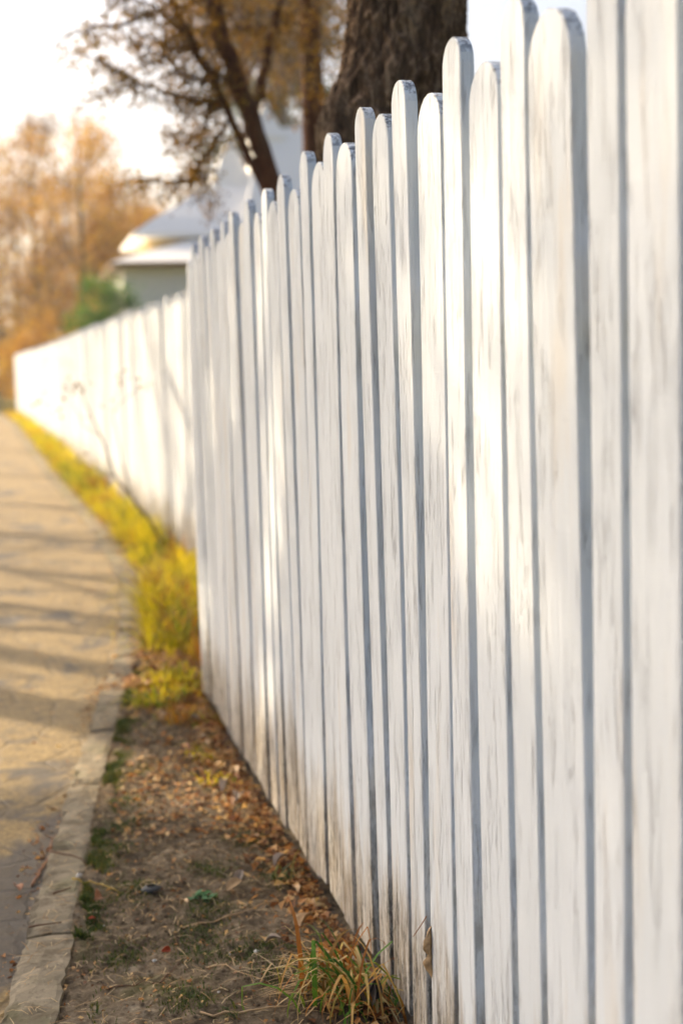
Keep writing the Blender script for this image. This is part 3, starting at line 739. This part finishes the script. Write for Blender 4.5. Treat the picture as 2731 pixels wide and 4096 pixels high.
# ------------------------------------------------------------------ thin autumn haze round the whole scene
hm = MB(); hm.box((-910, -410, -1.1), (910, 910, 21.5))
hz_ = bpy.data.materials.new('haze_air'); hz_.use_nodes = True; ht = hz_.node_tree; ht.nodes.clear()
pv = ht.nodes.new('ShaderNodeVolumePrincipled'); pv.inputs['Color'].default_value = (1., .97, .93, 1); pv.inputs['Density'].default_value = .0012; pv.inputs['Anisotropy'].default_value = .45
ho = ht.nodes.new('ShaderNodeOutputMaterial'); ht.links.new(pv.outputs[0], ho.inputs['Volume'])
tag(hm.build('haze', hz_), 'thin pale autumn haze softening the far trees and house', 'haze', kind='stuff')

# ------------------------------------------------------------------ grass and litter
rg = random.Random(200)
gm = MB()                                        # moss and short grass creeping along the inner kerb edge
for _ in range(42000):
    y = rg.uniform(1.6, 5.4); u = abs(rg.gauss(0, 1))
    wd = .024+.010*sstep(3.2, 2.4, y)+.020*noise.noise((y*2.1, 3, 0))+.022*max(0, noise.noise((y*1.3, 8, 0)))
    x = kr(y)+.004+u*wd
    if noise.noise((x*9, y*5, 2)) < -.10 or noise.noise((x*20, y*14, 5)) < -.15: continue
    gm.blade((x, y, vz(x, y)-.003), rg.uniform(.008, .022), .0022, rg.uniform(0, 6.28), rg.uniform(0, .9), 1, 2, rg)
for _ in range(9000):
    cx_, cy_ = rg.choice([(.40,2.62),(.30,2.65),(.34,2.85),(.22,3.5),(.5,3.3),(.25,2.45),(.31,2.75),(.20,3.0),(.17,3.3),(.38,3.1),(.24,3.7),(.30,4.0),(.15,2.7),(.42,2.5)])
    x = cx_+rg.gauss(0, .03); y = cy_+rg.gauss(0, .035)
    gm.blade((x, y, vz(x, y)-.002), rg.uniform(.006, .016), .002, rg.uniform(0, 6.28), rg.uniform(.2, 1.1), 1, 2, rg)
tag(gm.build('verge_grass', G_GREEN), 'short dark green grass and moss creeping along the inner kerb edge', 'grass', kind='stuff')
wm = MB()                                        # tall weeds between kerb and far fence, in tussocks
for _ in range(1200):
    cy_ = 4.5+34.5*rg.random()**1.9; a = kr(cy_)+.02; b = fence_x(cy_)-.03
    if cy_ < 5.8: a = max(a, b-.20-.25*max(0, cy_-4.6))
    cx_ = a+(b-a)*(1-rg.random()**1.3); tall = rg.random()**2.6*1.35; mt = 1 if noise.noise((cx_*5, cy_*1.8, 21))+rg.gauss(0, .15) > .20 else (2 if rg.random() < .24 else 0)
    if rg.random() > sstep(4.3, 6.3, cy_)+.12: continue
    hh = (.05+.22*tall)*(.28+.72*sstep(4.6, 5.9, cy_)); sp = .022+.03*rg.random()+.02*(cy_ > 12)
    for _ in range(int(26+22*rg.random())):
        x = min(fence_x(cy_)-.005, cx_+rg.gauss(0, sp)); y = cy_+rg.gauss(0, sp*1.2)
        if x < kr(y)+.003: continue
        wm.blade((x, y, vz(x, y)-.005), hh*rg.uniform(.4, 1.25), rg.uniform(.003, .008)+.004*(y > 12), math.atan2(y-cy_, x-cx_)+rg.gauss(0, .5), rg.uniform(.05, .9), rg.uniform(.6, 1.5), 4, rg, rg.random()*.6, m=mt)
tag(wm.build('verge_weeds', mats=[G_YEL, G_WEED, G_LIME]), 'yellow-green grass and weeds along the foot of the far fence', 'grass', kind='stuff')
lm = MB()                                        # fallen leaves and bits
def litter(x, y, s_, lift=.0): 
    d = Vector((rg.gauss(0, .35), rg.gauss(0, .35), 1)).normalized(); lm.leaf(Vector((x, y, vz(x, y)+.004+lift)), s_, rg, rg.uniform(.3, .8), n=d)
for _ in range(2900):                            # drift against the near fence
    y = rg.uniform(2.2, 5.3); x = min(.60, .60-abs(rg.gauss(0, .055))*(1+.6*(3.4 < y < 4.3)))
    litter(x, y, rg.uniform(.010, .030), rg.random()*.012)
for _ in range(950):
    y = rg.uniform(3.35, 4.1); x = rg.uniform(kr(y)+.05, .6)
    litter(x, y, rg.uniform(.008, .022))
for _ in range(2600):
    y = rg.uniform(1.8, 5.4); x = rg.uniform(kr(y), .6); litter(x, y, rg.uniform(.004, .013))
for _ in range(900):
    y = rg.uniform(4.6, 5.6); x = rg.uniform(kr(y)+.03, .62); litter(x, y, rg.uniform(.012, .03))
for _ in range(5000):
    y = 5.0+30*rg.random()**1.7; x = kr(y)+rg.gauss(.02, .08)+.05
    if x < kr(y): lm.leaf(Vector((x, y, zg(y)+(.016 if x > kr(y)-kw(y) else -.014))), rg.uniform(.012, .03), rg, .5, n=Vector((rg.gauss(0,.25),rg.gauss(0,.25),1)).normalized())
    else: litter(x, y, rg.uniform(.014, .035), rg.random()*.03)
for _ in range(900):                             # in the gutter
    y = rg.uniform(1.8, 6); x = kr(y)-kw(y)-abs(rg.gauss(0, .03)); lm.leaf(Vector((x, y, zg(y)-.016)), rg.uniform(.006, .02), rg, .5, n=Vector((rg.gauss(0,.3),rg.gauss(0,.3),1)).normalized())
for _ in range(500):
    y = rg.uniform(2, 9); x = kr(y)-.1-rg.random()*2; lm.leaf(Vector((x, y, zg(y)-.012)), rg.uniform(.008, .022), rg, .5, n=Vector((rg.gauss(0,.3),rg.gauss(0,.3),1)).normalized())
tag(lm.build('leaf_litter', LITTER), 'small brown and orange fallen leaves scattered over the verge', 'leaves', kind='stuff')
sm = MB()                                        # straw and needles
for _ in range(2200):
    y = rg.uniform(1.9, 5.); x = rg.uniform(kr(y)-.08, .6); L = rg.uniform(.012, .05); a = rg.uniform(0, 6.28)
    p = Vector((x, y, max(vz(x, y), zg(y)+(.012 if x < kr(y) else -9))+.003)); d = Vector((math.cos(a), math.sin(a), rg.uniform(-.05, .15)))*L; s_ = Vector((-math.sin(a), math.cos(a), 0))*.0008
    q = p+d*.5+Vector((rg.gauss(0, .004), rg.gauss(0, .004), .003)); e = p+d
    sm.add([p-s_, p+s_, q+s_, q-s_, e+s_*.5, e-s_*.5], [(0, 1, 2, 3), (3, 2, 4, 5)])
for _ in range(150):                             # straw mat beside the tuft
    x = .54-abs(rg.gauss(0, .055)); y = 2.42+rg.gauss(0, .06); L = rg.uniform(.04, .12); a = rg.gauss(3.1, .8)
    sm.blade((x, y, vz(x, y)+rg.uniform(.002, .03)), L, rg.uniform(.0015, .0035), a, R(86)+rg.gauss(0, .08), .12, 4, rg)
tag(sm.build('dry_straw', STRAW), 'pale straw bits and needles strewn over the bare soil', 'straw', kind='stuff')
pm = MB()
def pebble(mb, p, r, rg):
    v = []; n = 6
    for j in range(4):
        ph = math.pi*(j+.5)/4
        for k in range(n): v.append(Vector(p)+Vector((math.sin(ph)*math.cos(6.283*k/n), math.sin(ph)*math.sin(6.283*k/n), math.cos(ph)*.6))*r*rg.uniform(.75, 1.15))
    f = [(j*n+k, j*n+(k+1) % n, (j+1)*n+(k+1) % n, (j+1)*n+k) for j in range(3) for k in range(n)]+[tuple(range(n)), tuple(3*n+k for k in range(n))[::-1]]
    mb.add(v, f)
for _ in range(1700):
    y = rg.uniform(1.8, 5); x = rg.uniform(kr(y), .6); pebble(pm, (x, y, vz(x, y)+.001), rg.uniform(.0015, .006), rg)
tag(pm.build('soil_crumbs', SOIL, smooth=False), 'crumbs of earth and grit lying on the verge', 'grit', kind='stuff')

# individual tufts
def tuft(label, c, n, h, wd, spread, mat, seed, bias=None, kink=.8, group='grass tufts by the near fence'):
    rg = random.Random(seed); t = MB()
    for _ in range(n):
        a = rg.uniform(0, 6.28) if bias is None or rg.random() < .4 else rg.gauss(bias, .7)
        x = rg.gauss(0, spread); y = rg.gauss(0, spread)
        t.blade((x, y, vz(c[0]+x, c[1]+y)-vz(*c)-.006), h*rg.uniform(.35, 1.15), wd*rg.uniform(.4, 1.7), a, abs(rg.gauss(.25, .25)), rg.uniform(.5, 1.5), 7, rg, rg.random()*kink)
    o = t.build('grass_tuft', mat); o.location = (c[0], c[1], vz(*c)); return tag(o, label, 'grass tuft', group)
tuft('large half-dry grass tuft of green and rust blades at the near fence foot', (.545, 2.36), 200, .215, .0056, .042, G_TUFT, 301, 2.6, 1.5)
tuft('small bright yellow-green tuft in the sunlit patch, the farther of two close to the fence', (.475, 4.05), 40, .085, .004, .016, G_YEL, 302)
tuft('small bright tuft with a pale leaf in the sunlit patch, the nearer of two', (.485, 3.78), 45, .075, .004, .018, G_YEL, 303)
tuft('thin green tuft in the dark litter against the pickets, beyond the large tuft', (.53, 2.98), 26, .11, .0032, .018, G_GREEN, 304)
tuft('yellow-green tuft leaning over the kerb end where the weeds start', (.50, 5.05), 120, .17, .006, .035, G_YEL, 305)
tuft('low green tuft at the bottom edge of the picture beside straw', (.31, 2.36), 40, .035, .002, .012, G_GREEN, 306)

# dry leaves
def dry_leaf(name, label, loc, rot, L, W, mat, curl=.5, fold=.3, stem=.3, seed=0, group=None, wavy=.05):
    rg = random.Random(seed); nu, nv = 14, 8; v = []
    for i in range(nu+1):
        u = i/nu; w_ = W*.5*(math.sin(math.pi*min(1, u**.85))**.8+.02)
        for j in range(nv+1):
            s_ = j/nv*2-1; y = s_*w_; z = fold*abs(s_)**1.5*w_*1.6+curl*L*.35*math.sin(u*2.6)-wavy*L*.25*math.cos(u*26+abs(s_)*3)*abs(s_)+.02*L*noise.noise((u*5, s_*2, seed))
            v.append(((u-.5)*L, y*(1-.25*abs(fold)), z))
    f = [(i*(nv+1)+j, i*(nv+1)+j+1, (i+1)*(nv+1)+j+1, (i+1)*(nv+1)+j) for i in range(nu) for j in range(nv)]
    t = empty(name, loc, label, 'leaf', group); t.rotation_euler = rot
    m = MB(); m.add(v, f); o = m.build('blade', mat, t, smooth=True)
    md = o.modifiers.new('thickness', 'SOLIDIFY'); md.thickness = .0006
    z0 = curl*L*.35*0
    if stem:
        m = MB(); m.tube([(-.5*L, 0, 0), (-.5*L-stem*L*.5, .01*L, .01*L), (-.5*L-stem*L, .03*L, .05*L)], [.0009, .0007, .0006], 5); m.build('stalk', M_TWIG, t)
    return t
# the leaf wedged between two pickets
def wedged():
    nu, nv = 30, 10; v = []
    wp = [(0, .0), (.12, .008), (.28, .021), (.42, .018), (.54, .011), (.68, .019), (.82, .018), (.93, .008), (1, .0)]
    for i in range(nu+1):
        u = i/nu; w_ = interp(wp, u)*(1+.06*math.sin(u*14)); tw = .5*math.sin(u*5.5)-.2
        for j in range(nv+1):
            q = j/nv; cup = math.sin(q*2.9)
            x = -q*w_*math.cos(tw)+.0015*math.sin(u*20+q*3); y = -q*w_*.55*math.sin(tw)-.009*cup*(.4+.6*u)-.0008*math.sin(u*34-q*5)
            v.append((x, y-.002, .045-u*.094-.008*q*q))
    f = [(i*(nv+1)+j, i*(nv+1)+j+1, (i+1)*(nv+1)+j+1, (i+1)*(nv+1)+j) for i in range(nu) for j in range(nv)]
    o = mesh('wedged_leaf', v, f, M_TAN, None, True); o.location = (.6035, 2.092, .205)
    md = o.modifiers.new('thickness', 'SOLIDIFY'); md.thickness = .0006
    tag(o, 'curled tan leaf wedged upright in the gap between two pickets', 'leaf')
wedged()
m = MB(); m.tube([(.598, 2.108, .247), (.590, 2.112, .232), (.578, 2.118, .212)], [.0009, .0008, .0006], 5); sk = m.build('leaf_stalk', M_BROWNLEAF); tag(sk, 'thin reddish stalk poking out beside the wedged tan leaf', 'stalk')
def gl(x, y, dz=.006): return (x, y, vz(x, y)+dz)
G_ = 'fallen leaves on the verge'
dry_leaf('fallen_leaf', 'cupped reddish-brown leaf lying beside the kerb grass', gl(.122, 2.96, .012), (.5, .3, 1.2), .045, .036, M_BROWNLEAF, .3, .5, .2, 2, G_)
dry_leaf('fallen_leaf', 'tan leaf catching light among dark litter near the pickets', gl(.408, 2.937, .01), (.4, -.2, .5), .042, .026, M_TAN, .5, .4, .3, 3, G_)
dry_leaf('fallen_leaf', 'crumpled small tan leaf beside the green seedling', gl(.293, 2.869, .008), (.3, .6, 2.2), .028, .018, M_TAN, .8, .5, .4, 4, G_)
dry_leaf('fallen_leaf', 'small dark red leaf in the middle of the bare soil', gl(.231, 2.651, .008), (.9, .2, .6), .022, .014, M_RED, .6, .5, .2, 5, G_)
dry_leaf('fallen_leaf', 'tiny bright red scrap in the kerb grass', gl(.104, 2.881, .01), (.2, .2, .3), .016, .010, M_RED, .3, .3, 0, 6, G_)
dry_leaf('fallen_leaf', 'brown leaf lying on the dark paving left of the kerb', (-.046, 3.148, -.008), (.3, .1, 1.9), .035, .024, M_BROWNLEAF, .5, .4, .3, 7, G_)
dry_leaf('fallen_leaf', 'grey-brown curled leaf caught in the front of the large tuft', gl(.552, 2.335, .035), (.9, -1.15, .35), .062, .040, M_GREYLEAF, .6, .8, .2, 8, G_)
dry_leaf('fallen_leaf', 'blackened curled leaf standing in the large tuft', gl(.556, 2.325, .045), (1.1, -1.1, .5), .045, .030, M_DARKLEAF, .6, .9, 0, 9, G_)
dry_leaf('fallen_leaf', 'pale leaf lit in the sunny drift beside the nearer bright tuft', gl(.495, 3.72, .014), (.5, .3, 1.), .045, .028, M_GREYLEAF, .4, .4, .2, 10, G_)
for i in range(24):
    y = 2.50+2.3*(i/24)+rg.uniform(0, .06); x = .575-abs(rg.gauss(0, .055)); cn_, mt_ = rg.choice([('tan', M_TAN), ('brown', M_BROWNLEAF), ('greyish', M_GREYLEAF)])
    pl_ = 'beyond the large tuft' if y < 3.0 else ('midway in the drift' if y < 3.7 else ('in the sunlit drift' if y < 4.3 else 'at the drift far end'))
    L_ = rg.uniform(.028, .055); W_ = L_*rg.uniform(.42, .75)
    dry_leaf('fallen_leaf', '%s %s %s leaf %s by the near fence' % ('large' if L_ > .043 else 'small', 'broad' if W_/L_ > .58 else 'narrow', cn_, pl_), gl(x, y, .012), (rg.uniform(-.7, .7), rg.uniform(-.7, .7), rg.uniform(0, 6)), L_, W_, mt_, .5, .5, .3, 20+i, 'drifted leaves at the foot of the near fence')
# twigs and straws
def twig(label, pts, r, mat, seed, name='twig', group='twigs on the verge'):
    pp = []; rg = random.Random(seed)
    for a, b in zip(pts, pts[1:]):
        for i in range(4): pp.append((a[0]+(b[0]-a[0])*i/4+rg.gauss(0, .0015), a[1]+(b[1]-a[1])*i/4+rg.gauss(0, .0015)))
    pp.append(pts[-1]); c = pp[0]
    base = Vector((c[0], c[1], vz(*c)))
    def hz(x, y): return max(vz(x, y), (zg(y)+.013) if kr(y)-kw(y) < x < kr(y) else -9) if x > kr(y)-kw(y) else zg(y)-.016
    m = MB(); m.tube([Vector((x, y, hz(x, y)+r+.002))-base for x, y in pp], taper(len(pp), r, r*.5), 6)
    o = m.build(name, mat, smooth=True); o.location = base; return tag(o, label, name, group)
twig('reddish twig lying across the kerb into the grass', [(.030,3.31),(.077,3.266),(.111,3.216)], .0025, M_TWIG, 1)
twig('short dark twig across the kerb, nearer than the reddish one', [(.027,3.026),(.069,3.052)], .0025, M_TWIG, 2)
twig('thin brown twig at the outer kerb edge on the paving', [(-.014,3.169),(.005,3.261),(.037,3.401)], .003, M_BROWNLEAF, 3)
twig('curved dark twig on the bare soil, right of the straight twig', [(.195,2.529),(.223,2.571),(.253,2.599)], .0016, M_TWIG, 4)
twig('straight brown twig on the bare soil near the front', [(.108,2.572),(.147,2.55),(.199,2.567)], .0017, M_TWIG, 5)
twig('broken twig lying in the joint between two kerb blocks', [(-.024,2.851),(.042,2.856)], .0022, M_TWIG, 6)
twig('yellow straw stalk reaching from the kerb over the grass', [(.074,3.106),(.122,3.084),(.172,3.01)], .0022, M_YEL, 7, 'straw_stalk', 'straw stalks on the verge')
twig('pale straw stalk at the bottom edge left of the large tuft', [(.262,2.372),(.344,2.344),(.43,2.36)], .0022, M_TAN, 8, 'straw_stalk', 'straw stalks on the verge')
twig('pale bent straw stalk on the soil halfway to the large tuft', [(.30,2.58),(.324,2.57),(.36,2.508)], .0015, M_TAN, 9, 'straw_stalk', 'straw stalks on the verge')
twig('long tan stem lying from the soil into the leaf drift', [(.28,2.78),(.40,2.80),(.50,2.9)], .0018, M_TAN, 10, 'straw_stalk', 'straw stalks on the verge')
rg2 = random.Random(9)
for i, (x, y, lab, r) in enumerate([(.208,2.631,'white pebble left of the dark red leaf',.005),(.126,2.866,'white pebble beside the red scrap in the kerb grass',.004),(.307,2.46,'tiny white pebble close to the front edge',.003),(.09,3.142,'flat white pebble at the end of the yellow straw',.008),(.352,2.631,'white pebble between the green seedling and the large tuft',.005),(.40,2.60,'rounded white pebble nearest the large tuft',.006)]):
    m = MB(); pebble(m, (0, 0, 0), r, rg2); o = m.build('pebble', M_WHITE, smooth=True); o.location = gl(x, y, .003); tag(o, lab, 'pebble', 'white pebbles on the verge')
m = MB(); pebble(m, (0, 0, 0), .022, rg2); o = m.build('stone', M_STONE, smooth=True); o.location = gl(.235, 2.982, .004); o.scale = (1.3, .8, .7); tag(o, 'dark grey stone half sunk in the soil behind the seedling', 'stone')
# seedling
t = empty('seedling', gl(.331, 2.90, 0), 'blue-green lobed seedling flat on the bare soil', 'weed'); m = MB(); rg3 = random.Random(4)
for i in range(22):
    th = rg3.uniform(0, 6.28); rr_ = rg3.uniform(.008, .036)
    m.leaf(Vector((math.cos(th)*rr_, math.sin(th)*rr_, .008+rg3.random()*.01)), .019, rg3, .6, n=Vector((rg3.gauss(0, .3), rg3.gauss(0, .3), 1)).normalized())
m.build('leaf', M_WEED, t)
m = MB()
for i in range(6):
    th = i*1.05; m.tube([(0, 0, 0), (math.cos(th)*.03, math.sin(th)*.03, .009)], [.001, .0006], 4)
m.build('stalk', M_WEED, t)
# thin sapling leaning over the weeds in front of the far fence
t = empty('sapling', (.86, 8.6, zg(8.6)), 'thin nearly bare sapling arching left in front of the sunlit far fence', 'sapling'); rg3 = random.Random(14)
SP = [([(.88,8.6,.03),(.75,8.6,.27),(.66,8.6,.40),(.57,8.6,.53),(.49,8.6,.78),(.42,8.6,.97),(.37,8.6,1.10)], .008, .0025),
      ([(.57,8.6,.53),(.42,8.55,.60),(.30,8.5,.66)], .004, .0015), ([(.66,8.6,.40),(.60,8.6,.7),(.57,8.6,.91),(.63,8.6,1.14)], .0035, .0012),
      ([(.49,8.6,.78),(.39,8.6,.85),(.30,8.6,1.05)], .003, .001), ([(.57,8.6,.91),(.68,8.6,1.02),(.78,8.6,1.08)], .0025, .001)]
m = MB()
for pts, a, b in SP:
    pp = wobble_path(pts, rg3, 4, .004); m.tube(pp, taper(len(pp), a, b), 6)
o = m.build('stem', BARK3, t, smooth=True); o.location = -t.location
m = MB()
for c, n, r in (((.37,8.6,1.09),16,.05),((.30,8.6,1.06),10,.05),((.33,8.5,.95),7,.05),((.30,8.5,.67),5,.05),((.63,8.6,1.12),7,.05),((.76,8.6,1.07),6,.04),((.12,8.6,1.0),5,.05),((.52,8.6,.95),4,.04)):
    for _ in range(n): m.leaf(Vector(c)+Vector((rg3.gauss(0, r), rg3.gauss(0, r), rg3.gauss(0, r*.6))), .03, rg3, .55)
o = m.build('foliage', L_TWIG, t); o.location = -t.location
